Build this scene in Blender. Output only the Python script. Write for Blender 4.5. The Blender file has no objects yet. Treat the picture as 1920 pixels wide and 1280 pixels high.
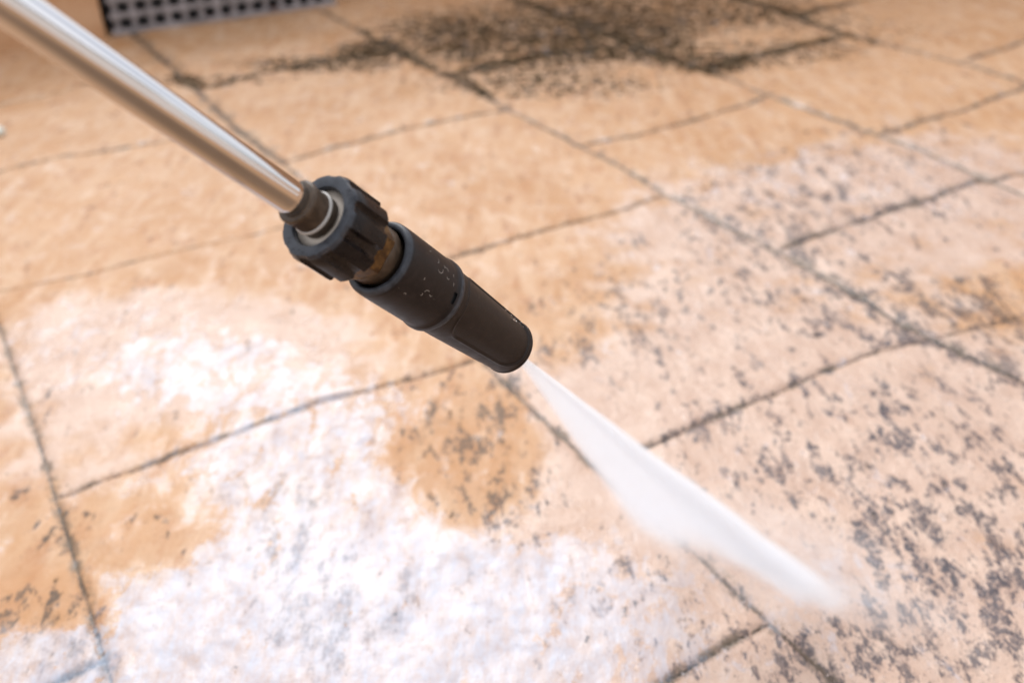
import bpy, bmesh, math, random
import numpy as np
from mathutils import Vector, Matrix

random.seed(7)
scn = bpy.context.scene
R = math.radians
# ------------------------------------------------------------------ camera
W0, H0, FPX = 1920.0, 1280.0, 1881.0          # 35 mm lens on a full frame body
TILE = 0.36                                    # module of the paving, metres
CAM_H = 1.2931 * TILE
_n = Vector((0.0264, 0.8534, 0.5207)).normalized()        # straight down, in lens axes (x right, y down, z ahead)
_U = -_n
_F = (Vector((0, 0, 1)) - Vector((0, 0, 1)).dot(_U) * _U).normalized()
_R = _F.cross(_U)
def c2w(v):                                    # lens axes -> world direction
    v = Vector(v)
    return Vector((v.dot(_R), v.dot(_F), v.dot(_U)))
CAM = Vector((0, 0, CAM_H))
def at(px, py):                                # where the line of sight meets the paving
    d = c2w(((px - 960) / FPX, (py - 640) / FPX, 1))
    t = CAM_H / -d.z
    return Vector((d.x * t, d.y * t))
cam_d = bpy.data.cameras.new('camera')
cam = bpy.data.objects.new('camera', cam_d)
scn.collection.objects.link(cam)
cx, cy, cz = c2w((1, 0, 0)), c2w((0, -1, 0)), c2w((0, 0, -1))
cam.matrix_world = Matrix(((cx.x, cy.x, cz.x, CAM.x), (cx.y, cy.y, cz.y, CAM.y), (cx.z, cy.z, cz.z, CAM.z), (0, 0, 0, 1)))
cam_d.sensor_width = 36
cam_d.lens = 36 * FPX / W0
cam_d.clip_start = 0.01
cam_d.clip_end = 3000
cam_d.dof.use_dof = True
cam_d.dof.focus_distance = 0.425
cam_d.dof.aperture_fstop = 7.0
scn.camera = cam

# ------------------------------------------------------------------ light
SUN_EL, SUN_AZ = 40.0, -13.0                   # azimuth from +Y (ahead) towards +X (right)
sd = Vector((math.sin(R(SUN_AZ)) * math.cos(R(SUN_EL)), math.cos(R(SUN_AZ)) * math.cos(R(SUN_EL)), math.sin(R(SUN_EL))))
sun_d = bpy.data.lights.new('sun', 'SUN')
sun = bpy.data.objects.new('sun', sun_d)
scn.collection.objects.link(sun)
sun_d.energy = 1.4
sun_d.angle = R(32)
sun_d.color = (1.0, 1.0, 0.995)
sun.rotation_euler = (-sd).to_track_quat('-Z', 'Y').to_euler()
sun.location = (0, 0, 5)
world = bpy.data.worlds.new('World')
scn.world = world
world.use_nodes = True
wt = world.node_tree
wt.nodes.clear()
wo = wt.nodes.new('ShaderNodeOutputWorld')
wb = wt.nodes.new('ShaderNodeBackground')
sky = wt.nodes.new('ShaderNodeTexSky')
sky.sky_type = 'NISHITA'
sky.sun_disc = False
sky.sun_elevation = R(SUN_EL)
sky.sun_rotation = R(SUN_AZ)
sky.dust_density = 4
sky.air_density = 1.0
# thin bright cloud laid over the blue
wtc = wt.nodes.new('ShaderNodeTexCoord')
wn = wt.nodes.new('ShaderNodeTexNoise')
wn.inputs['Scale'].default_value = 2.2
wn.inputs['Detail'].default_value = 5
wr = wt.nodes.new('ShaderNodeMapRange')
wr.inputs['From Min'].default_value = 0.38
wr.inputs['From Max'].default_value = 0.6
wr.inputs['To Min'].default_value = 0.35
wr.inputs['To Max'].default_value = 0.9
wm = wt.nodes.new('ShaderNodeMix')
wm.data_type = 'RGBA'
wm.inputs['B'].default_value = (11, 11.2, 12, 1)
wt.links.new(wtc.outputs['Generated'], wn.inputs['Vector'])
wt.links.new(wn.outputs['Fac'], wr.inputs['Value'])
wt.links.new(wr.outputs['Result'], wm.inputs['Factor'])
wt.links.new(sky.outputs['Color'], wm.inputs['A'])
wt.links.new(wm.outputs['Result'], wb.inputs['Color'])
wb.inputs['Strength'].default_value = 0.10
wt.links.new(wb.outputs['Background'], wo.inputs['Surface'])

scn.view_settings.view_transform = 'Standard'
scn.view_settings.look = 'None'
scn.view_settings.exposure = 0.55
scn.view_settings.gamma = 1
scn.render.engine = 'CYCLES'
scn.cycles.use_denoising = True
scn.cycles.volume_bounces = 8
scn.cycles.max_bounces = 12
scn.cycles.volume_step_rate = 0.6
scn.cycles.volume_max_steps = 256

# ------------------------------------------------------------------ helpers
def link(o, parent=None, loc=None):
    scn.collection.objects.link(o)
    if parent is not None:
        o.parent = parent
    return o
def obj(name, me, mat, parent=None, smooth=True):
    if isinstance(me, bmesh.types.BMesh):
        m = bpy.data.meshes.new(name)
        me.normal_update()
        me.to_mesh(m)
        me.free()
        me = m
    if mat:
        me.materials.append(mat)
    if smooth:
        me.polygons.foreach_set('use_smooth', [True] * len(me.polygons))
    return link(bpy.data.objects.new(name, me), parent)
def tag(o, label=None, cat=None, group=None, kind=None):
    if label: o['label'] = label
    if cat: o['category'] = cat
    if group: o['group'] = group
    if kind: o['kind'] = kind
    return o
def empty(name, mw):
    o = bpy.data.objects.new(name, None)
    o.empty_display_size = 0.02
    link(o)
    o.matrix_world = mw
    return o
def autosmooth(o, deg=35):
    me = o.data
    me.polygons.foreach_set('use_smooth', [True] * len(me.polygons))
    bm = bmesh.new(); bm.from_mesh(me)
    for e in bm.edges:
        if len(e.link_faces) == 2 and e.calc_face_angle(0) > R(deg):
            e.smooth = False
    bm.to_mesh(me); bm.free()
    return o

class N:                                       # small node graph writer
    def __init__(s, name):
        s.mat = bpy.data.materials.new(name)
        s.mat.use_nodes = True
        s.t = s.mat.node_tree
        s.t.nodes.clear()
        s.out = s.t.nodes.new('ShaderNodeOutputMaterial')
    def node(s, typ, **kw):
        n = s.t.nodes.new(typ)
        for k, v in kw.items():
            if hasattr(n, k): setattr(n, k, v)
        return n
    def put(s, sock, v):
        if isinstance(v, bpy.types.NodeSocket): s.t.links.new(v, sock)
        elif isinstance(v, (tuple, list)) and len(v) == 3 and sock.type == 'RGBA': sock.default_value = (*v, 1)
        else: sock.default_value = v
    def math(s, op, a, b=0.0, clamp=False):
        n = s.node('ShaderNodeMath', operation=op, use_clamp=clamp)
        s.put(n.inputs[0], a); s.put(n.inputs[1], b)
        return n.outputs[0]
    def mix(s, f, a, b, blend='MIX'):
        n = s.node('ShaderNodeMix', data_type='RGBA', blend_type=blend)
        s.put(n.inputs['Factor'], f); s.put(n.inputs[6], a); s.put(n.inputs[7], b)
        return n.outputs[2]
    def step(s, v, lo, hi, a=0.0, b=1.0):
        n = s.node('ShaderNodeMapRange', interpolation_type='SMOOTHSTEP')
        for k, x in (('Value', v), ('From Min', lo), ('From Max', hi), ('To Min', a), ('To Max', b)): s.put(n.inputs[k], x)
        return n.outputs[0]
    def lin(s, v, lo, hi, a=0.0, b=1.0):
        n = s.node('ShaderNodeMapRange')
        for k, x in (('Value', v), ('From Min', lo), ('From Max', hi), ('To Min', a), ('To Max', b)): s.put(n.inputs[k], x)
        return n.outputs[0]
    def attr(s, name):
        return s.node('ShaderNodeAttribute', attribute_name=name).outputs['Fac']
    def coord(s, kind='Object', scale=(1, 1, 1), rot=(0, 0, 0), loc=(0, 0, 0)):
        c = s.node('ShaderNodeTexCoord')
        m = s.node('ShaderNodeMapping')
        s.t.links.new(c.outputs[kind], m.inputs['Vector'])
        m.inputs['Scale'].default_value = scale
        m.inputs['Rotation'].default_value = rot
        m.inputs['Location'].default_value = loc
        return m.outputs[0]
    def noise(s, vec, scale, detail=4, rough=0.55, dist=0.0, typ=None):
        n = s.node('ShaderNodeTexNoise')
        s.put(n.inputs['Vector'], vec)
        n.inputs['Scale'].default_value = scale
        n.inputs['Detail'].default_value = detail
        n.inputs['Roughness'].default_value = rough
        n.inputs['Distortion'].default_value = dist
        return n.outputs[0]
    def bump(s, h, strength, dist, normal=None):
        n = s.node('ShaderNodeBump')
        s.put(n.inputs['Height'], h); s.put(n.inputs['Strength'], strength)
        n.inputs['Distance'].default_value = dist
        if normal is not None: s.put(n.inputs['Normal'], normal)
        return n.outputs[0]
    def bsdf(s, **kw):
        n = s.node('ShaderNodeBsdfPrincipled')
        for k, v in kw.items(): s.put(n.inputs[k.replace('_', ' ')], v)
        s.t.links.new(n.outputs[0], s.out.inputs['Surface'])
        return s.mat

# ------------------------------------------------------------------ ground
# joints of the stamped paving: each a chain of points along the paving, with its half width in millimetres
J = [  # (points, half width mm, run on past start, run on past end)
 ([(280,88),(372,168),(440,235),(530,303)], 4.6, .3, 0),
 ([(530,303),(640,398),(740,508),(900,668),(1000,762),(1110,866),(1290,1020),(1443,1162),(1580,1285)], 2.6, 0, .8),
 ([(637,37),(750,96),(800,121),(875,156),(942,196),(1021,237),(1083,268),(1158,305),(1250,359),(1363,420),(1463,468),(1616,556),(1700,608),(1760,640),(1920,712)], 2.6, .1, 1.2),
 ([(1080,40),(1230,100),(1310,127),(1380,150),(1437,175),(1507,201),(1581,228),(1651,254),(1735,282),(1844,328),(1925,360)], 3.0, .9, 1.2),
 ([(1406,0),(1481,27),(1538,45),(1581,59),(1669,83),(1756,105),(1818,121),(1925,152)], 3.0, 1.0, 1.5),
 ([(-15,578),(0,620),(60,790),(102,928),(140,1050),(175,1165),(205,1270)], 2.2, 1.2, .5),
 ([(-40,328),(130,290),(300,262),(440,235)], 2.2, .0, 0),
 ([(-60,206),(110,172),(300,108)], 1.6, .6, 0),
 ([(372,165),(500,135),(600,117),(735,93)], 2.6, 0, 0),
 ([(530,303),(740,245),(940,205)], 2.4, 0, 0),
 ([(740,508),(846,479),(937,454),(1021,430),(1104,408),(1175,387),(1250,360)], 2.2, 0, 0),
 ([(-10,545),(140,518),(330,470),(640,398)], 1.0, 0, 0),
 ([(102,928),(300,860),(600,750),(780,705),(900,668)], 1.8, 0, 0),
 ([(1110,868),(1230,825),(1450,735),(1650,650),(1745,633)], 2.0, 0, 0),
 ([(1083,270),(1183,252),(1297,223),(1406,192),(1437,178)], 2.3, 0, 0),
 ([(1470,463),(1537,437),(1625,407),(1673,388),(1748,370),(1844,332)], 2.4, 0, 0),
 ([(1310,127),(1362,116),(1419,103),(1494,85),(1581,64)], 3.0, 0, 0),
 ([(1651,250),(1756,217),(1822,198),(1914,164)], 2.6, 0, .5),
 ([(1443,1162),(1330,1222),(1225,1282)], 1.9, 0, .35),
 ([(205,1232),(165,1246),(80,1284)], 1.8, 0, .4),
 ([(1812,112),(1914,79)], 2.6, 0, .6),
 ([(830,142),(1000,105),(1190,80)], 3.0, 0, 0),
 ([(1500,28),(1640,-8)], 2.8, 0, .6),
 ([(1853,337),(1925,318)], 2.2, 0, .5),
 ([(1745,637),(1925,590)], 1.2, 0, .4),
]
segs = []
for pts, w, e0, e1 in J:
    g = [at(*p) for p in pts]
    if sum(p[1] for p in pts) / len(pts) < 420: w *= 1.4
    else: w *= .88
    if e0: g.insert(0, g[0] + (g[0] - g[1]).normalized() * e0)
    if e1: g.append(g[-1] + (g[-1] - g[-2]).normalized() * e1)
    for a, b in zip(g[:-1], g[1:]): segs.append((a.x, a.y, b.x, b.y, w * 0.001))

_rng = np.random.RandomState(11)
_tab = _rng.rand(256, 256)
def vnoise(x, y, seed=0):
    x = x + seed * 17.37; y = y + seed * 9.71
    xi = np.floor(x).astype(np.int64); yi = np.floor(y).astype(np.int64)
    fx = x - xi; fy = y - yi
    fx = fx * fx * fx * (fx * (fx * 6 - 15) + 10); fy = fy * fy * fy * (fy * (fy * 6 - 15) + 10)
    a = _tab[xi & 255, yi & 255]; b = _tab[(xi + 1) & 255, yi & 255]
    c = _tab[xi & 255, (yi + 1) & 255]; d = _tab[(xi + 1) & 255, (yi + 1) & 255]
    return (a * (1 - fx) + b * fx) * (1 - fy) + (c * (1 - fx) + d * fx) * fy
def fbm(x, y, f, octv=4, seed=0, gain=0.5):
    s = 0; amp = 1; tot = 0
    for k in range(octv):
        s = s + amp * vnoise(x * f * 2 ** k, y * f * 2 ** k, seed + k * 3); tot += amp; amp *= gain
    return s / tot
def sstep(v, lo, hi):
    t = np.clip((v - lo) / (hi - lo), 0, 1); return t * t * (3 - 2 * t)
def axis(lo, hi, st):                           # fine in the middle, widening steps out to the horizon
    mid = np.arange(lo, hi, st)
    o = st * 1.35 ** np.arange(1, 40)
    o = np.cumsum(o); o = o[o < 1500]
    return np.concatenate([lo - o[::-1], mid, mid[-1] + o])
gx = axis(-1.05, 1.15, 0.0022)
gy = axis(0.30, 2.15, 0.0022)
X, Y = np.meshgrid(gx, gy)
wx = X + 0.0013 * (fbm(X, Y, 70, 3, 5) - 0.5) + 0.0008 * (fbm(X, Y, 9, 2, 8) - 0.5)
wy = Y + 0.0013 * (fbm(X, Y, 70, 3, 6) - 0.5) + 0.0008 * (fbm(X, Y, 9, 2, 9) - 0.5)
jd = np.full(X.shape, 50.0)
for ax, ay, bx, by, w in segs:
    dx, dy = bx - ax, by - ay
    L2 = dx * dx + dy * dy
    t = np.clip(((wx - ax) * dx + (wy - ay) * dy) / L2, 0, 1)
    jd = np.minimum(jd, np.hypot(wx - ax - t * dx, wy - ay - t * dy) / w)
jd = np.minimum(jd, 12.0)
def blob(px, py, rx, ry, soft=0.5):              # an oval area lying on the paving
    c = at(px, py); u = at(px + rx, py) - c; v = at(px, py + ry) - c
    M = np.linalg.inv(np.array([[u.x, v.x], [u.y, v.y]]))
    a = M[0, 0] * (X - c.x) + M[0, 1] * (Y - c.y); b = M[1, 0] * (X - c.x) + M[1, 1] * (Y - c.y)
    return 1 - sstep(np.hypot(a, b), 1 - soft, 1 + soft)
def area(lst):
    m = np.zeros(X.shape)
    for b in lst:
        k = b[4]; sft = b[5] if len(b) > 5 else 0.5
        if k >= 0: m = m + (1 - m) * k * blob(*b[:4], sft)
        else: m = m * (1 + k * blob(*b[:4], sft))
    return m
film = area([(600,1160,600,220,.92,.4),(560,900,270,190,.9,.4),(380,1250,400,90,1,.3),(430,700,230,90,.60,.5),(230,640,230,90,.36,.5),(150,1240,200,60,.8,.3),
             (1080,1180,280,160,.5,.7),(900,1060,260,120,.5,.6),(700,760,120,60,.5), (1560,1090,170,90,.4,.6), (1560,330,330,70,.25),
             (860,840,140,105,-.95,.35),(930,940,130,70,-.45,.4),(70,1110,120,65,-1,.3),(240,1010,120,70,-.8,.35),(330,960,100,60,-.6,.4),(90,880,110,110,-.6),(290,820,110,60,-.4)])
pale = area([(1450,760,620,330,1,.45),(1600,400,480,140,.85,.5),(1250,520,220,120,.6),(1750,300,260,80,.6),(1500,1130,600,260,1,.4),(800,1150,600,230,.9,.4),(330,650,360,140,1,.5),(120,830,160,130,.6),
             (850,830,170,140,-1,.35),(900,500,300,70,-.5),(1000,600,200,70,-.6),(70,1130,130,90,-1,.3),(250,1010,120,70,-.7)])
stain = area([(1720,260,260,60,.42),(1560,330,250,60,.42),(870,800,130,60,.55),(960,930,110,70,.6),(1250,560,330,160,.42),(1400,420,260,80,.4),(850,150,300,50,.35),(560,1010,110,120,.8),(640,1180,150,90,.72),(430,900,120,60,.5),(120,1230,120,50,.7),(1150,640,160,110,.4),(1220,560,120,60,.4),(1650,560,230,90,.75),(1850,600,190,110,.8),(1780,960,260,190,.8),(1850,1130,240,150,.85),(1640,1230,300,80,.85),(1240,1150,190,110,.55),(1350,900,160,120,.45),
              (1500,800,260,160,.62),(1650,400,300,60,.5),(1420,330,200,80,.28),(890,860,150,110,.62),(900,740,150,40,.55),(70,1150,90,60,.8),(1040,650,90,25,.5),(1060,1040,200,90,.35),
              (700,1130,300,120,.35),(200,1000,140,60,.4),(60,980,90,60,.35),(1800,750,200,80,.5),(1480,470,120,40,.6)])
stain = np.maximum(stain, 0.16)
reflect_dark = np.exp(-(((X - .10) / .38) ** 4 + ((Y + .02) / .30) ** 4))  # brown patch out of view, added so the tube reflects darker ground
umber = area([(870,810,165,130,1,.35),(75,1125,130,85,1,.3),(250,1000,120,70,.8),(60,930,90,100,.6),(270,900,110,70,.5),(1050,650,130,50,.6),(700,560,250,50,.4)])
moss = area([(960,95,170,45,.85),(1150,70,170,50,1),(1180,78,100,32,1),(980,55,150,30,.6),(1330,118,110,22,.8),(690,95,80,22,.9),(1000,30,260,40,.55),(600,120,170,18,.8),(380,150,160,12,.6),(1000,150,260,30,.5),(1430,100,200,30,.5),(1250,10,330,45,.75),(1050,165,200,25,.45),(800,60,130,40,.6),(1640,60,160,30,.35),(1500,90,120,20,.4),(1420,40,200,30,.4),(840,70,100,40,.6)])
# relief: slate-like terraces and shallow veins
a_ = R(25)
u_ = X * math.cos(a_) + Y * math.sin(a_); v_ = -X * math.sin(a_) + Y * math.cos(a_)
base = fbm(u_ + .03 * fbm(X, Y, 8, 3, 20), v_ * 0.55 + .03 * fbm(X, Y, 8, 3, 21), 16, 5, 30, 0.52)
q = base * 9
terr = (np.floor(q) + sstep(q - np.floor(q), 0.62, 1.0)) / 9
fine = fbm(X, Y, 120, 3, 40)
Z = 0.0066 * (0.6 * terr + 0.4 * base) + 0.0007 * fine
fall = sstep(jd, 0.3, 1.15)
Z = Z - 0.0026 * (1 - fall) - 0.0009 * (1 - sstep(jd, 1, 5)) - 0.0045
far = sstep(np.hypot(X, Y - 1), 2.0, 6)
Z = Z * (1 - far) - 0.003 * far
nx, ny = len(gx), len(gy)
co = np.stack([X, Y, Z], -1).reshape(-1, 3).astype(np.float32)
idx = np.arange(nx * ny).reshape(ny, nx)
quads = np.stack([idx[:-1, :-1], idx[:-1, 1:], idx[1:, 1:], idx[1:, :-1]], -1).reshape(-1, 4).astype(np.int32)
me = bpy.data.meshes.new('patio_paving')
me.vertices.add(len(co)); me.vertices.foreach_set('co', co.ravel())
me.loops.add(quads.size); me.loops.foreach_set('vertex_index', quads.ravel())
me.polygons.add(len(quads)); me.polygons.foreach_set('loop_start', np.arange(0, quads.size, 4, dtype=np.int32))
me.polygons.foreach_set('loop_total', np.full(len(quads), 4, np.int32))
me.update(calc_edges=True)
for nm, arr in (('jd', jd), ('film', film), ('pale', pale), ('stain', stain), ('moss', moss), ('reflect_dark', reflect_dark), ('umber', umber)):
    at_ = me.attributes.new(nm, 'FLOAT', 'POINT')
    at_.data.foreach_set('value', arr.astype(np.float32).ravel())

g = N('stamped stone paving')
P0 = g.coord()
big = g.noise(P0, 5, 3)
mid = g.noise(P0, 24, 5, .6)
sml = g.noise(P0, 130, 4, .65)
grit = g.noise(P0, 600, 3, .7)
streak = g.noise(g.coord(rot=(0, 0, R(4)), scale=(1, .36, 1)), 52, 6, .70, .15)
streak2 = g.noise(g.coord(rot=(0, 0, R(-9)), scale=(1, .45, 1), loc=(3, 1, 0)), 120, 6, .74, .2)
col = g.mix(g.step(big, .35, .65), (.43, .22, .092), (.50, .285, .145))
col = g.mix(g.step(mid, .40, .72, 0, .75), col, (.52, .33, .20))
col = g.mix(g.step(g.noise(g.coord(scale=(1, .22, 1)), 60, 3, .5), .45, .65, 0, .35), col, (.58, .40, .26))
col = g.mix(g.step(streak, .50, .68, 0, .6), col, (.36, .15, .055))
col = g.mix(g.math('MULTIPLY', g.step(g.math('ADD', g.attr('umber'), g.math('ADD', g.lin(mid, .3, .7, -.4, .4), g.lin(streak, .35, .65, -.35, .35))), .30, 1.15), .48), col, (.43, .20, .072))
palec = g.mix(g.step(mid, .35, .7), (.50, .345, .265), (.60, .44, .345))
palem = g.math('ADD', g.attr('pale'), g.lin(mid, .3, .7, -.35, .35))
col = g.mix(g.step(palem, .25, .85, 0, .85), col, palec)  # pinkish sheen of the damp stone, painted in as a paler base colour
col = g.mix(g.step(sml, .60, .78, 0, .35), col, (.34, .17, .085))
# dark growth that stays in ragged streaks and specks
sd_ = g.math('ADD', g.attr('stain'), g.step(g.attr('jd'), 1, 6, .22, 0))
pat = g.math('ADD', g.math('MULTIPLY', streak, .5), g.math('MULTIPLY', streak2, .5))
thr = g.lin(sd_, 0, 1, .612, .487)
st = g.step(g.math('SUBTRACT', pat, thr), -.012, .03)
spk = g.noise(g.coord(rot=(0, 0, R(4)), scale=(1, .6, 1)), 330, 4, .7)
st = g.math('MULTIPLY', st, g.math('MULTIPLY', g.step(sml, .36, .48, .25, 1), g.step(spk, .36, .52, .35, 1)))
fleck = g.math('MULTIPLY', g.step(spk, .60, .66), g.step(g.math('ADD', sd_, g.lin(mid, .3, .7, -.4, .4)), .15, .75))
st = g.math('MAXIMUM', st, g.math('MULTIPLY', fleck, g.lin(g.attr('film'), 0, .6, .65, .25)))
st = g.math('MULTIPLY', st, g.math('MULTIPLY', g.lin(big, .35, .65, .70, .97), g.lin(g.attr('film'), .45, .9, 1, .6)))
stc = g.mix(g.attr('pale'), (.055, .038, .024), (.018, .019, .034))
col = g.mix(st, col, stc)
mm = g.step(g.math('ADD', g.math('ADD', g.attr('moss'), g.math('MULTIPLY', g.step(g.attr('jd'), .8, 5, .45, 0), g.step(g.attr('moss'), .02, .4))), g.math('ADD', g.lin(g.noise(P0, 46, 6, .8), .33, .67, -.5, .5), g.lin(streak2, .35, .65, -.5, .5))), .54, .90)
col = g.mix(g.math('MULTIPLY', mm, .92), col, g.mix(g.step(mid, .4, .6), (.012, .013, .008), (.030, .021, .013)))
col = g.mix(g.math('MULTIPLY', g.attr('reflect_dark'), .85), col, (.13, .075, .04))  # ground colour darkened for the reflection in the tube's lower half
# joints
jn = g.math('ADD', g.attr('jd'), g.lin(g.noise(P0, 200, 3), .3, .7, -.28, .28))
jm = g.math('MULTIPLY', g.step(jn, .45, .95, 1, 0), g.step(g.noise(P0, 30, 3, .6), .30, .50, .45, 1))
jc = g.mix(g.step(g.noise(P0, 16, 3), .42, .58), (.030, .021, .014), (.13, .082, .046))
col = g.mix(g.math('MULTIPLY', jm, .92), col, jc)
halo = g.math('MULTIPLY', g.step(jn, 1.2, 3.6, 1, 0), g.step(g.noise(P0, 45, 5, .7), .46, .62))
col = g.mix(g.math('MULTIPLY', halo, .75), col, (.13, .095, .06))
# thin sheet of water
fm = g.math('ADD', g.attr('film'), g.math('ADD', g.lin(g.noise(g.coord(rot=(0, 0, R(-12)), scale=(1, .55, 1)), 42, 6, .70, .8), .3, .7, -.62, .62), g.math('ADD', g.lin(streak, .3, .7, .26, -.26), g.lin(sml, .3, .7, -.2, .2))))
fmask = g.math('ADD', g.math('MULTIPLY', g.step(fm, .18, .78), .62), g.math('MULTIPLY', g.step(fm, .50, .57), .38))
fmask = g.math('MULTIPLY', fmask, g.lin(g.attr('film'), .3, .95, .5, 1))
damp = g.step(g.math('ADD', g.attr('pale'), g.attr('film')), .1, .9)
col = g.mix(g.math('MULTIPLY', fmask, g.lin(streak2, .35, .65, .62, .22)), col, (.47, .58, .72))  # bluish white sky sheen on the water, painted into the base colour
rough = g.lin(damp, 0, 1, .60, .36)
soft = g.step(fm, .0, .5)
rough = g.math('MULTIPLY', rough, g.lin(soft, 0, 1, 1, .66))
rough = g.math('ADD', rough, g.lin(sml, .3, .7, -.06, .06))
rf = g.node('ShaderNodeMix', data_type='FLOAT')
g.put(rf.inputs[0], fmask); g.put(rf.inputs[2], rough); g.put(rf.inputs[3], g.lin(streak, .3, .7, .18, .32))
fo = g.lin(fmask, 0, 1, 1, .35)
hgt = g.math('ADD', g.math('MULTIPLY', mid, 1.2), g.math('MULTIPLY', fo, g.math('ADD', g.math('MULTIPLY', sml, .45), g.math('MULTIPLY', grit, .12))))
hgt = g.math('ADD', hgt, g.math('ADD', g.math('MULTIPLY', fmask, .10), g.math('MULTIPLY', streak, .8)))
bs = g.lin(fmask, 0, 1, g.lin(damp, 0, 1, .34, .72), .34)
nrm = g.bump(hgt, bs, .0040)
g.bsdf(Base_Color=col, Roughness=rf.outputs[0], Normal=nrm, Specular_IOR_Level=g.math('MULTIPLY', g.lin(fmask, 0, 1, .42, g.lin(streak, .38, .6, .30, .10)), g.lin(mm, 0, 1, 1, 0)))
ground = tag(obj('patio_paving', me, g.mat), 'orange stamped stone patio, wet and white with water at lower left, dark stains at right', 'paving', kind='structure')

# ------------------------------------------------------------------ lance
D0 = 0.34
A_c = Vector((-.218, -.1415, 1.0)) * D0
D_c = Vector((.505, .352, .787)).normalized()
LA, LD = CAM + c2w(A_c), c2w(D_c)
tocam = CAM - LA
e1 = (tocam - tocam.dot(LD) * LD).normalized()   # side of the lance turned to the lens
e2 = LD.cross(e1)
LM = Matrix(((e1.x, e2.x, LD.x, LA.x), (e1.y, e2.y, LD.y, LA.y), (e1.z, e2.z, LD.z, LA.z), (0, 0, 0, 1)))
lance = tag(empty('pressure_washer_lance', LM), 'steel pressure washer lance with black ribbed nut and black tapered nozzle spraying water', 'pressure washer')
def lathe(prof, n=96, cap=False, close=False):
    bm = bmesh.new()
    rings = []
    for r, z in prof:
        rings.append([bm.verts.new((r * math.cos(2 * math.pi * k / n), r * math.sin(2 * math.pi * k / n), z)) for k in range(n)])
    pr = list(zip(rings[:-1], rings[1:]))
    if close: pr.append((rings[-1], rings[0]))
    for a, b in pr:
        for k in range(n):
            bm.faces.new((a[k], a[(k + 1) % n], b[(k + 1) % n], b[k]))
    if cap:
        bm.faces.new(rings[0][::-1]); bm.faces.new(rings[-1])
    bmesh.ops.recalc_face_normals(bm, faces=bm.faces)
    return bm
MM = 0.001
# materials
s = N('polished steel tube')
v = s.coord(scale=(1, 1, .04))
s.bsdf(Base_Color=(.60, .59, .585), Metallic=1.0, Roughness=s.lin(s.noise(v, 400, 3), .3, .7, .05, .11), Normal=s.bump(s.noise(s.coord(), 90, 2), .05, .0004))
steel = s.mat
def plastic(name, c1, c2, rough, scuff=.35, bmp=.25, worn=()):
    s = N(name)
    v = s.coord()
    a = s.noise(v, 260, 5, .65); b = s.noise(v, 1400, 3, .7)
    col = s.mix(s.step(a, .40, .70), c1, c2)
    sc = s.step(s.noise(s.coord(scale=(1, 1, .25), rot=(.4, .2, .7)), 900, 4, .75), .66, .74)
    col = s.mix(s.math('MULTIPLY', sc, scuff), col, (.25, .22, .2))
    if worn:                                    # rims rubbed grey with use
        sp = s.node('ShaderNodeSeparateXYZ'); s.put(sp.inputs[0], s.node('ShaderNodeTexCoord').outputs['Object'])
        w = 0.0
        for lo, hi in worn:
            k = s.math('MULTIPLY', s.step(sp.outputs[2], lo * MM - .0004, lo * MM + .0004), s.step(sp.outputs[2], hi * MM - .0006, hi * MM + .0006, 1, 0))
            w = s.math('MAXIMUM', k, w)
        col = s.mix(s.math('MULTIPLY', w, s.lin(a, .3, .6, .35, 1)), col, (.046, .050, .058))
    s.bsdf(Base_Color=col, Roughness=s.lin(a, .3, .7, rough - .08, rough + .1), Normal=s.bump(s.math('ADD', a, s.math('MULTIPLY', b, .5)), bmp, .0003), Specular_IOR_Level=.22)
    return s.mat
m_nut = plastic('black ribbed plastic', (.007, .0055, .006), (.014, .011, .010), .30, worn=((11.5, 13.9),))
m_slv = plastic('black nozzle plastic', (.010, .008, .008), (.019, .014, .013), .42, worn=((45, 48.2), (80.6, 82.6)))
m_tip = plastic('dark brown nozzle plastic', (.013, .009, .0075), (.023, .016, .012), .46, .25)
m_col = plastic('dark bronze collar', (.05, .034, .022), (.085, .058, .038), .35)
s = N('worn brass'); a = s.noise(s.coord(), 300, 5, .65)
s.bsdf(Base_Color=s.mix(s.step(a, .35, .65), (.05, .03, .014), (.16, .095, .035)), Metallic=.75, Roughness=s.lin(a, .3, .7, .3, .5), Normal=s.bump(a, .3, .0003)); m_brass = s.mat
s = N('grey washer'); a = s.noise(s.coord(), 300, 4)
s.bsdf(Base_Color=s.mix(a, (.30, .25, .20), (.46, .40, .33)), Roughness=.5, Metallic=.3); m_wash = s.mat
s = N('white seal'); s.bsdf(Base_Color=(.34, .32, .29), Roughness=.4); m_seal = s.mat
s = N('matt black inside'); s.bsdf(Base_Color=(.008, .008, .008), Roughness=.7); m_in = s.mat

obj('tube', lathe([(6.15*MM, -1.05), (6.15*MM, -.004), (5.9*MM, 0.006)], 96, cap=True), steel, lance)
obj('collar', lathe([(6.0*MM, 1.2*MM), (7.6*MM, 1.2*MM), (8.15*MM, 1.8*MM), (8.2*MM, 3.0*MM), (7.75*MM, 3.9*MM), (7.75*MM, 9.2*MM), (7.9*MM, 9.8*MM), (7.9*MM, 14*MM), (6*MM, 14*MM)], 96), m_col, lance)
obj('seal_ring', lathe([(7.7*MM + .75*MM * math.cos(t), 10.2*MM + .75*MM * math.sin(t)) for t in [2 * math.pi * k / 14 for k in range(14)]], 96, close=True), m_seal, lance)
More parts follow.
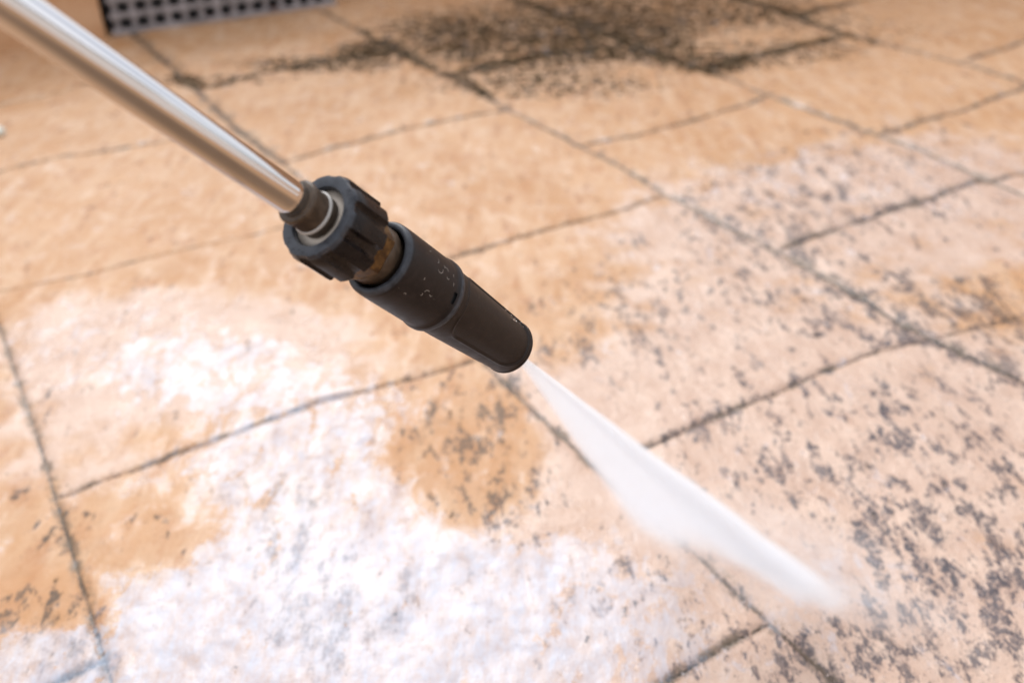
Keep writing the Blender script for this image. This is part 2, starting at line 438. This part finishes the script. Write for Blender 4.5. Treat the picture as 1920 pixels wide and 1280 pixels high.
# coupling nut with raised ribs
def nut():
    bm = bmesh.new()
    ribs, sub = 10, 16
    n = ribs * sub
    def rad(k, amp):
        ph = (k % sub) / sub
        if ph < .50: t = 1.0
        elif ph < .58: t = 1 - (ph - .50) / .08
        elif ph < .92: t = 0.0
        else: t = (ph - .92) / .08
        return amp * t
    prof = [(11.0, 20.5, 0), (11.0, 13.6, 0), (11.6, 12.4, 0), (14.6, 11.9, 0), (15.5, 12.2, .35), (16.0, 13.2, .6), (15.9, 14.2, .9), (15.6, 15.2, 2.1), (15.5, 20, 2.1), (15.6, 31.0, 2.1), (15.1, 31.9, 1.8), (14.0, 32.3, 0), (10.5, 32.3, 0)]
    rings = []
    for r, z, amp in prof:
        ring = []
        for k in range(n):
            t = 2 * math.pi * (k + 3) / n
            rr = (r + (rad(k, amp) - amp * .35 if amp else 0)) * MM
            ring.append(bm.verts.new((rr * math.cos(t), rr * math.sin(t), z * MM)))
        rings.append(ring)
    for a, b in zip(rings[:-1], rings[1:]):
        for k in range(n): bm.faces.new((a[k], a[(k + 1) % n], b[(k + 1) % n], b[k]))
    bmesh.ops.recalc_face_normals(bm, faces=bm.faces)
    return bm
autosmooth(obj('coupling_nut', nut(), m_nut, lance), 32)
obj('washer', lathe([(6.2*MM, 14.6*MM), (11.2*MM, 14.6*MM), (11.2*MM, 15.6*MM), (6.2*MM, 15.6*MM)], 64), m_wash, lance)
# hexagonal fitting between nut and nozzle
def hexf():
    bm = bmesh.new()
    rings = []
    for r, z in [(12.4, 32.0), (13.2, 32.6), (13.2, 40.2), (12.4, 41.2)]:
        ring = []
        for k in range(6):
            for j in (0, .12, .5, .88):
                a = math.pi / 3 * (k + j) + R(22)
                f = math.cos(math.pi / 6) / math.cos(((a - R(22)) % (math.pi / 3)) - math.pi / 6)
                rr = min(r * f, r * .985)
                ring.append(bm.verts.new((rr * math.cos(a) * MM, rr * math.sin(a) * MM, z * MM)))
        rings.append(ring)
    n = len(rings[0])
    for a, b in zip(rings[:-1], rings[1:]):
        for k in range(n): bm.faces.new((a[k], a[(k + 1) % n], b[(k + 1) % n], b[k]))
    bm.faces.new(rings[0][::-1]); bm.faces.new(rings[-1])
    bmesh.ops.recalc_face_normals(bm, faces=bm.faces)
    return bm
autosmooth(obj('hex_fitting', hexf(), m_brass, lance), 20)
obj('neck', lathe([(11.2*MM, 40*MM), (11.6*MM, 41.4*MM), (11.6*MM, 45.5*MM), (10.6*MM, 46.5*MM), (10.2*MM, 70*MM)], 64, cap=True), m_col, lance)
# sleeve, hollow, with a small slot cut through near its front lip
def sleeve():
    prof = [(12.0, 70), (12.0, 49.5), (12.2, 47.6), (12.7, 46.6), (13.6, 46.2), (14.7, 46.7), (15.3, 47.9), (15.45, 49.6), (15.5, 55), (15.45, 62), (15.4, 68), (15.35, 74), (15.35, 77.4), (15.4, 79.6), (15.75, 80.4), (15.95, 81.6), (15.9, 82.8), (15.4, 83.6), (14.4, 84.0)]
    bm = lathe([(r * MM, z * MM) for r, z in prof], 144)
    c = []
    for f in bm.faces:
        m = f.calc_center_median()
        a = math.degrees(math.atan2(m.y, m.x))
        if 74*MM < m.z < 79.6*MM and 0 and m.length: c.append(f)
        if 77.4*MM < m.z < 79.6*MM and abs(a - SLOT) < 9 and math.hypot(m.x, m.y) > 14*MM: c.append(f)
    bmesh.ops.delete(bm, geom=c, context='FACES')
    return bm
SLOT = -14
slv = obj('nozzle_sleeve', sleeve(), m_slv, lance)
obj('sleeve_lining', lathe([(14.2*MM, 71*MM), (14.2*MM, 83.7*MM)], 64), m_in, slv)
# tapered front with a sunken panel on two sides
def cone():
    bm = bmesh.new()
    n, m = 240, 150
    rings = []
    z0, z1 = 83.2, 145.3
    for j in range(m + 1):
        z = z0 + (z1 - z0) * j / m
        t = j / m
        r = 14.7 + (12.15 - 14.7) * t
        if z > 142.6: r += .35 * math.sin(min(1, (z - 142.6) / 1.6) * math.pi) ; 
        if z > 144.2: r -= .9 * ((z - 144.2) / 1.1) ** 2
        ring = []
        for k in range(n):
            a = 2 * math.pi * k / n
            dz = 0
            for c0 in (R(-22), R(158)):
                da = (a - c0 + math.pi) % (2 * math.pi) - math.pi
                ux = abs(da) * 13.5; hw = 14.5                       # along the girth, mm
                uz = z - 115.0; hz = 26.0
                cr = 9.0
                qx = max(ux - (hw - cr), 0); qz = max(abs(uz) - (hz - cr), 0)
                sdv = math.hypot(qx, qz) - cr                      # <0 inside the rounded outline
                if ux < hw - cr and abs(uz) < hz - cr: sdv = -cr
                ins = min(1, max(0, (-sdv + .3) / .7)); ins = ins * ins * (3 - 2 * ins)
                ridge = math.exp(-((sdv - .55) / .45) ** 2)
                dz += -.55 * ins + .30 * ridge
            rr = (r + dz) * MM
            ring.append(bm.verts.new((rr * math.cos(a), rr * math.sin(a), z * MM)))
        rings.append(ring)
    for r, z in [(10.6, 145.5), (8.5, 145.3), (6.5, 143.0), (2.2, 141.0), (.9, 140.8)]:
        rings.append([bm.verts.new((r * MM * math.cos(2 * math.pi * k / n), r * MM * math.sin(2 * math.pi * k / n), z * MM)) for k in range(n)])
    for a, b in zip(rings[:-1], rings[1:]):
        for k in range(n): bm.faces.new((a[k], a[(k + 1) % n], b[(k + 1) % n], b[k]))
    bm.faces.new(rings[-1])
    bmesh.ops.recalc_face_normals(bm, faces=bm.faces)
    return bm
obj('nozzle_tip', cone(), m_tip, lance)
# worn pale scuffs on the sleeve
s = N('pale scuff'); s.bsdf(Base_Color=(.22, .195, .17), Roughness=.6)
bm = bmesh.new()
def stroke(pts, w=.16):
    rows = []
    for i, (a, z) in enumerate(pts):
        a0, z0 = pts[max(i - 1, 0)]; a1, z1 = pts[min(i + 1, len(pts) - 1)]
        da, dz = (a1 - a0) * 15.5, (z1 - z0); L = math.hypot(da, dz) or 1
        ww = w * (.4 + .6 * math.sin(math.pi * (i + .5) / len(pts)))
        row = []
        for sgn_ in (-1, 1):
            aa = a - sgn_ * dz / L * ww / 15.5; zz_ = z + sgn_ * da / L * ww
            row.append(bm.verts.new((15.53 * MM * math.cos(aa), 15.53 * MM * math.sin(aa), zz_ * MM)))
        rows.append(row)
    for a, b in zip(rows[:-1], rows[1:]): bm.faces.new((a[0], a[1], b[1], b[0]))
def arc(a, z, ra, t0, t1, n=8): stroke([(R(a) + ra * math.cos(R(t0 + (t1 - t0) * i / n)) / 15.5, z + ra * math.sin(R(t0 + (t1 - t0) * i / n))) for i in range(n + 1)])
for q_ in [(-52, 63.5, 1.6, 20, 120), (-56, 60.5, 1.0, 180, 260), (-40, 66, 1.7, -60, 110), (-43, 70, 1.5, 100, 230), (-36, 71.5, .9, -80, 60), (-48, 68.5, .5, 0, 200), (-30, 74.5, 1.1, 60, 150), (-44, 75.5, .6, 200, 330), (4, 63.5, 1.5, 150, 260), (0, 66, .9, -60, 60), (8, 61.5, .5, 0, 180), (-12, 58, .5, 30, 160), (22, 55, .6, 100, 250)]: arc(*q_)
obj('scuff_mark', bm, s.mat, slv)

# ------------------------------------------------------------------ fan of water
TIP = LM @ Vector((0, 0, 0.1445))
def g3(px, py, h=0.0):
    p = at(px, py); return Vector((p.x, p.y, h))
Q1, Q2 = g3(1600, 1158), g3(1232, 1020)
d1, d2 = (Q1 - TIP), (Q2 - TIP)
fx_ = (d1.normalized() + d2.normalized()).normalized()
fz_ = d1.cross(d2).normalized()
fy_ = fz_.cross(fx_)
FM = Matrix(((fx_.x, fy_.x, fz_.x, TIP.x), (fx_.y, fy_.y, fz_.y, TIP.y), (fx_.z, fy_.z, fz_.z, TIP.z), (0, 0, 0, 1)))
FI = FM.inverted()
q1, q2 = FI @ Q1, FI @ Q2                       # q1 upper/right edge, q2 lower/left edge
HA = math.atan2(abs(q1.y), q1.x)
LEN = max(q1.length, q2.length)
sgn = 1 if q1.y > 0 else -1
print('fan half angle', math.degrees(HA), 'len', q1.length, q2.length, 'sgn', sgn)
def fan():
    bm = bmesh.new()
    na, nr = 24, 14
    top, bot = [], []
    for j in range(nr + 1):
        rt, rb = [], []
        for i in range(na + 1):
            a = -HA * 1.27 + 2 * HA * 1.27 * i / na
            end = q1.length * 1.03 if a * sgn > 0 else q2.length * 1.05
            f = (a * sgn / HA + 1) / 2
            end = (q2.length * 1.05) * (1 - f) + (q1.length * 1.03) * f
            r = end * (j / nr) if j else .0006
            th = .0012 + .030 * r
            rt.append(bm.verts.new((r * math.cos(a), r * math.sin(a), th)))
            rb.append(bm.verts.new((r * math.cos(a), r * math.sin(a), -th)))
        top.append(rt); bot.append(rb)
    for j in range(nr):
        for i in range(na):
            bm.faces.new((top[j][i], top[j + 1][i], top[j + 1][i + 1], top[j][i + 1]))
            bm.faces.new((bot[j][i], bot[j][i + 1], bot[j + 1][i + 1], bot[j + 1][i]))
        bm.faces.new((top[j][0], bot[j][0], bot[j + 1][0], top[j + 1][0]))
        bm.faces.new((top[j][na], top[j + 1][na], bot[j + 1][na], bot[j][na]))
    for i in range(na):
        bm.faces.new((top[0][i], top[0][i + 1], bot[0][i + 1], bot[0][i]))
        bm.faces.new((top[nr][i], bot[nr][i], bot[nr][i + 1], top[nr][i + 1]))
    bmesh.ops.recalc_face_normals(bm, faces=bm.faces)
    return bm
s = N('fine water spray')
tc = s.node('ShaderNodeTexCoord')
sep = s.node('ShaderNodeSeparateXYZ'); s.put(sep.inputs[0], tc.outputs['Object'])
x_, y_, z_ = sep.outputs
r_ = s.math('SQRT', s.math('ADD', s.math('MULTIPLY', x_, x_), s.math('MULTIPLY', y_, y_)))
ang = s.math('DIVIDE', s.math('ARCTAN2', y_, x_), HA * sgn)
ang = s.math('ADD', ang, s.lin(s.noise(tc.outputs['Object'], 14, 2, .5), .3, .7, -.05, .05))          # +1 at the dense edge, -1 at the thin edge
cmb = s.node('ShaderNodeCombineXYZ'); s.put(cmb.inputs[0], s.math('MULTIPLY', ang, 16.0)); s.put(cmb.inputs[1], s.math('MULTIPLY', r_, 4.0))
strk = s.noise(cmb.outputs[0], 1.0, 4, .6)
th_ = s.math('ADD', .0012, s.math('MULTIPLY', r_, .030))
zz = s.math('DIVIDE', z_, th_)
zf = s.step(s.math('ABSOLUTE', zz), .15, 1.0, 1, 0)
wide = s.math('MULTIPLY', s.step(ang, -1.25, -.82), s.step(ang, .92, 1.25, 1, 0))
ridge = s.step(ang, .25, .9)
lvl = s.math('ADD', s.lin(ang, -1, .3, .42, .55), s.math('MULTIPLY', s.math('MULTIPLY', ridge, .75), s.lin(r_, .18, .32, 1, .35)))
lvl = s.math('MULTIPLY', lvl, s.lin(strk, .35, .65, .25, 1.8))
# the sheet breaks up before the middle of its foot; its dense edge carries on to the paving
endr = s.lin(ang, -1, 1, q2.length * .99, q1.length * .98)
dip = s.math('MULTIPLY', s.math('MULTIPLY', s.step(ang, -.85, -.1), s.step(ang, .15, .75, 1, 0)), .034)
wob = s.lin(s.noise(tc.outputs['Object'], 45, 3), .3, .7, -.012, .012)
endr = s.math('ADD', s.math('SUBTRACT', endr, dip), wob)
fade = s.step(s.math('SUBTRACT', r_, endr), -.075, .008, 1, 0)
dens = s.math('MULTIPLY', s.math('MULTIPLY', zf, wide), s.math('MULTIPLY', lvl, fade))
# same water spread over a widening sheet
dens = s.math('MULTIPLY', dens, s.math('DIVIDE', 1.7, th_))
pv = s.node('ShaderNodeVolumePrincipled')
s.put(pv.inputs['Color'], (.95, .975, 1.0)); s.put(pv.inputs['Density'], dens); pv.inputs['Anisotropy'].default_value = .25
s.t.links.new(pv.outputs[0], s.out.inputs['Volume'])
jet = obj('water_jet', fan(), s.mat, smooth=False)
jet.matrix_world = FM
tag(jet, 'white fan of water spraying from the black nozzle onto the paving', 'water jet')

# ------------------------------------------------------------------ low wall with lattice at the back left
WB0, WB1 = at(0, 98), at(620, 12)
wd = (WB1 - WB0).normalized()
wn_ = Vector((-wd.y, wd.x))
if wn_.y < 0: wn_ = -wn_
def wpt(px, py, back=0.0):                       # nearest point of the wall line
    p = at(px, py); t = (p - WB0).dot(wd)
    return WB0 + wd * t + wn_ * back
WM = Matrix(((wd.x, wn_.x, 0, WB0.x), (wd.y, wn_.y, 0, WB0.y), (0, 0, 1, 0), (0, 0, 0, 1)))
def wt_(px, py): return (at(px, py) - WB0).dot(wd)
def boxbm(x0, x1, y0, y1, z0, z1, bev=0.0, bm=None):
    bm = bm or bmesh.new()
    r = bmesh.ops.create_cube(bm, size=1, matrix=Matrix.Translation(((x0+x1)/2, (y0+y1)/2, (z0+z1)/2)) @ Matrix.Diagonal((x1-x0, y1-y0, z1-z0, 1)))
    if bev:
        es = list({e for v in r['verts'] for e in v.link_edges})
        bmesh.ops.bevel(bm, geom=es, offset=bev, segments=2, affect='EDGES', profile=.6)
    return bm
xe = wt_(196, 64)
s = N('tan stone block'); v = s.coord(); a = s.noise(v, 14, 6, .6); b = s.noise(v, 120, 4, .6)
s.bsdf(Base_Color=s.mix(s.step(a, .35, .65), (.44, .23, .105), (.52, .31, .17)), Roughness=.7, Normal=s.bump(s.math('ADD', a, s.math('MULTIPLY', b, .3)), .5, .003)); m_block = s.mat
blk = obj('stone_block', boxbm(-.9, xe, 0, .34, -.01, .30, .006), m_block, smooth=False); blk.matrix_world = WM
tag(blk, 'tan stone block at the back left corner, beside the grey lattice', 'stone block')
x1 = wt_(632, 10)
pl = tag(empty('planter_box', WM), 'grey lattice over a dark void, built as a black box, at the back of the patio', 'planter')
s = N('black box'); s.bsdf(Base_Color=(.012, .011, .011), Roughness=.6); m_blk = s.mat
s = N('grey lattice plastic'); a = s.noise(s.coord(), 60, 4)
s.bsdf(Base_Color=s.mix(s.step(a, .3, .7), (.17, .15, .145), (.30, .27, .265)), Roughness=.5); m_lat = s.mat
bm = boxbm(xe + .012, x1, .03, .34, 0, .30)
o = obj('box_body', bm, m_blk, pl, smooth=False)  # black body stands in for the unlit void behind the lattice
bm = bmesh.new()
pitch, bar = .031, .0095
x = xe + .02
while x < x1 - .004:
    boxbm(x, x + bar, .008, .016, -.003, .297, 0, bm); x += pitch
z = .0
while z < .28:
    boxbm(xe + .012, x1, .004, .0075, z, z + bar, 0, bm); z += .029
obj('lattice', bm, m_lat, pl, smooth=False)

# leaves blown against the foot of the lattice
s = N('dry red leaf'); a = s.noise(s.coord(), 200, 3)
s.bsdf(Base_Color=s.mix(a, (.30, .07, .02), (.42, .14, .04)), Roughness=.55); m_leaf = s.mat
def leaf(L, seed):
    rnd = random.Random(seed)
    bm = bmesh.new(); n = 10
    rows = []
    for i in range(n + 1):
        t = i / n; w = L * .28 * math.sin(math.pi * t ** .8) + .0004
        zc = .004 + .25 * L * (t - .5) ** 2 * 2
        rows.append([bm.verts.new(((t - .5) * L, k * w / 2, zc + abs(k) * w * .22 + rnd.uniform(-.0004, .0004))) for k in (-2, -1, 0, 1, 2)])
    for a, b in zip(rows[:-1], rows[1:]):
        for k in range(4): bm.faces.new((a[k], a[k+1], b[k+1], b[k]))
    r = bmesh.ops.solidify(bm, geom=bm.faces[:], thickness=.0004)
    return bm
for i, (px, py, L, rz, lab) in enumerate([(398, 36, .040, .2, 'rust red dry leaf nearest the tan block, at the foot of the lattice'),
      (428, 31, .034, -.3, 'small orange dry leaf in the middle of the three by the lattice'), (520, 24, .032, .5, 'dry red leaf farthest along the lattice from the tan block')]):
    o = obj('dry_leaf', leaf(L, i), m_leaf); p = at(px, py); o.location = (p.x, p.y, .001); o.rotation_euler = (0, 0, rz + .2)
    tag(o, lab, 'leaf', 'dry leaves by the lattice')
# pale pebble at the left edge
s = N('pale pebble'); a = s.noise(s.coord(), 150, 4)
s.bsdf(Base_Color=s.mix(a, (.55, .56, .46), (.75, .75, .66)), Roughness=.5); 
bm = bmesh.new(); bmesh.ops.create_icosphere(bm, subdivisions=3, radius=.008)
for v in bm.verts:
    k = 1 + .12 * math.sin(v.co.x * 500 + 1) + .1 * math.sin(v.co.y * 420)
    v.co = Vector((v.co.x * 1.3 * k, v.co.y * k, v.co.z * .75 * k))
o = obj('pebble', bm, s.mat); p = at(-2, 252); o.location = (p.x, p.y, .004)
tag(o, 'small pale pebble on the orange paving by the left edge', 'pebble')

# unseen white wall, added behind the camera to shape the tube's reflections
s = N('white render'); a = s.noise(s.coord(), 8, 5, .6)
s.bsdf(Base_Color=s.mix(a, (.66, .65, .63), (.78, .77, .75)), Roughness=.8, Normal=s.bump(s.noise(s.coord(), 120, 3), .4, .002)); m_wh = s.mat
s = N('slate coping'); s.bsdf(Base_Color=(.06, .065, .08), Roughness=.6); m_cop = s.mat
ang_ = math.atan2(2.2, 1.3)
GM = Matrix.Translation((1.05, -.35, 0)) @ Matrix.Rotation(ang_, 4, 'Z')
gw = tag(empty('reflector_wall', GM), 'unseen white wall with a dark coping, added for the reflections in the steel tube', 'wall')
obj('wall', boxbm(-1.5, 1.0, -.20, 0, -.01, .62), m_wh, gw, smooth=False)
obj('coping', boxbm(-1.52, 1.02, -.22, .02, .623, .70, .004), m_cop, gw, smooth=False)  # dark cap, added for the dark line reflected in the tube

# unseen wall, added beyond the patio to dim the light at its far end
bw = obj('shading_wall', boxbm(-3.5, 3.5, 0, .22, -.02, .85, .01), m_block, smooth=False)
bw.matrix_world = Matrix.Translation((.4, 2.66, 0)) @ Matrix.Rotation(.15 * math.atan2(wd.y, wd.x), 4, 'Z')
tag(bw, 'unseen tan wall added beyond the patio to dim the light at its far end', 'wall')

# beads of water on the nozzle, and drops thrown up where the fan strikes
s = N('clear water'); s.bsdf(Base_Color=(1, 1, 1), Roughness=.02, IOR=1.33, Transmission_Weight=1.0); m_wat = s.mat
rnd = random.Random(5)
bead_me = bpy.data.meshes.new('water_bead'); bm = bmesh.new()
bmesh.ops.create_icosphere(bm, subdivisions=2, radius=MM); bm.to_mesh(bead_me); bm.free()
bead_me.materials.append(m_wat); bead_me.polygons.foreach_set('use_smooth', [True] * len(bead_me.polygons))
for k in range(24):
    z = rnd.uniform(124, 144.4); a = R(rnd.uniform(-120, -58)); q = rnd.uniform(.18, .55)
    rr = 14.7 - 2.55 * (z - 83.2) / 62.1 - .1
    b = link(bpy.data.objects.new('water_bead', bead_me), lance)
    b.location = (rr*MM*math.cos(a), rr*MM*math.sin(a), z*MM); b.scale = (q, q, q * 1.2)

bm = bmesh.new()
for k in range(420):
    f = rnd.random() ** .8
    base_ = Q2.lerp(Q1, f)
    p = base_ + Vector((rnd.gauss(0, .035), rnd.gauss(-.005, .03), abs(rnd.gauss(0, .016)) + .0005))
    bmesh.ops.create_icosphere(bm, subdivisions=1, radius=rnd.uniform(.00022, .0007), matrix=Matrix.Translation(p))
tag(obj('spray_droplets', bm, m_wat), 'tiny clear drops thrown up where the water fan strikes the paving', 'water drops', kind='stuff')

# mist hanging over the strike
s = N('drifting mist')
tc = s.node('ShaderNodeTexCoord')
ln = s.node('ShaderNodeVectorMath', operation='LENGTH'); s.put(ln.inputs[0], tc.outputs['Object'])
dn = s.math('MULTIPLY', s.step(ln.outputs['Value'], .15, .97, 1, 0), s.step(s.noise(tc.outputs['Object'], 2.6, 4, .6), .36, .68))
pv = s.node('ShaderNodeVolumePrincipled'); s.put(pv.inputs['Color'], (.96, .98, 1.0)); s.put(pv.inputs['Density'], s.math('MULTIPLY', dn, 34.0)); pv.inputs['Anisotropy'].default_value = .2
s.t.links.new(pv.outputs[0], s.out.inputs['Volume'])
bm = bmesh.new(); bmesh.ops.create_icosphere(bm, subdivisions=3, radius=1)
mo = obj('spray_mist', bm, s.mat, smooth=False)
mid_ = Q2.lerp(Q1, .62); dr = (Q1 - Q2)
mo.matrix_world = Matrix.Translation((mid_.x, mid_.y + .015, .014)) @ Matrix.Rotation(math.atan2(dr.y, dr.x), 4, 'Z') @ Matrix.Diagonal((.165, .060, .026, 1))
tag(mo, 'faint white mist hanging where the water fan strikes the paving', 'mist', kind='stuff')
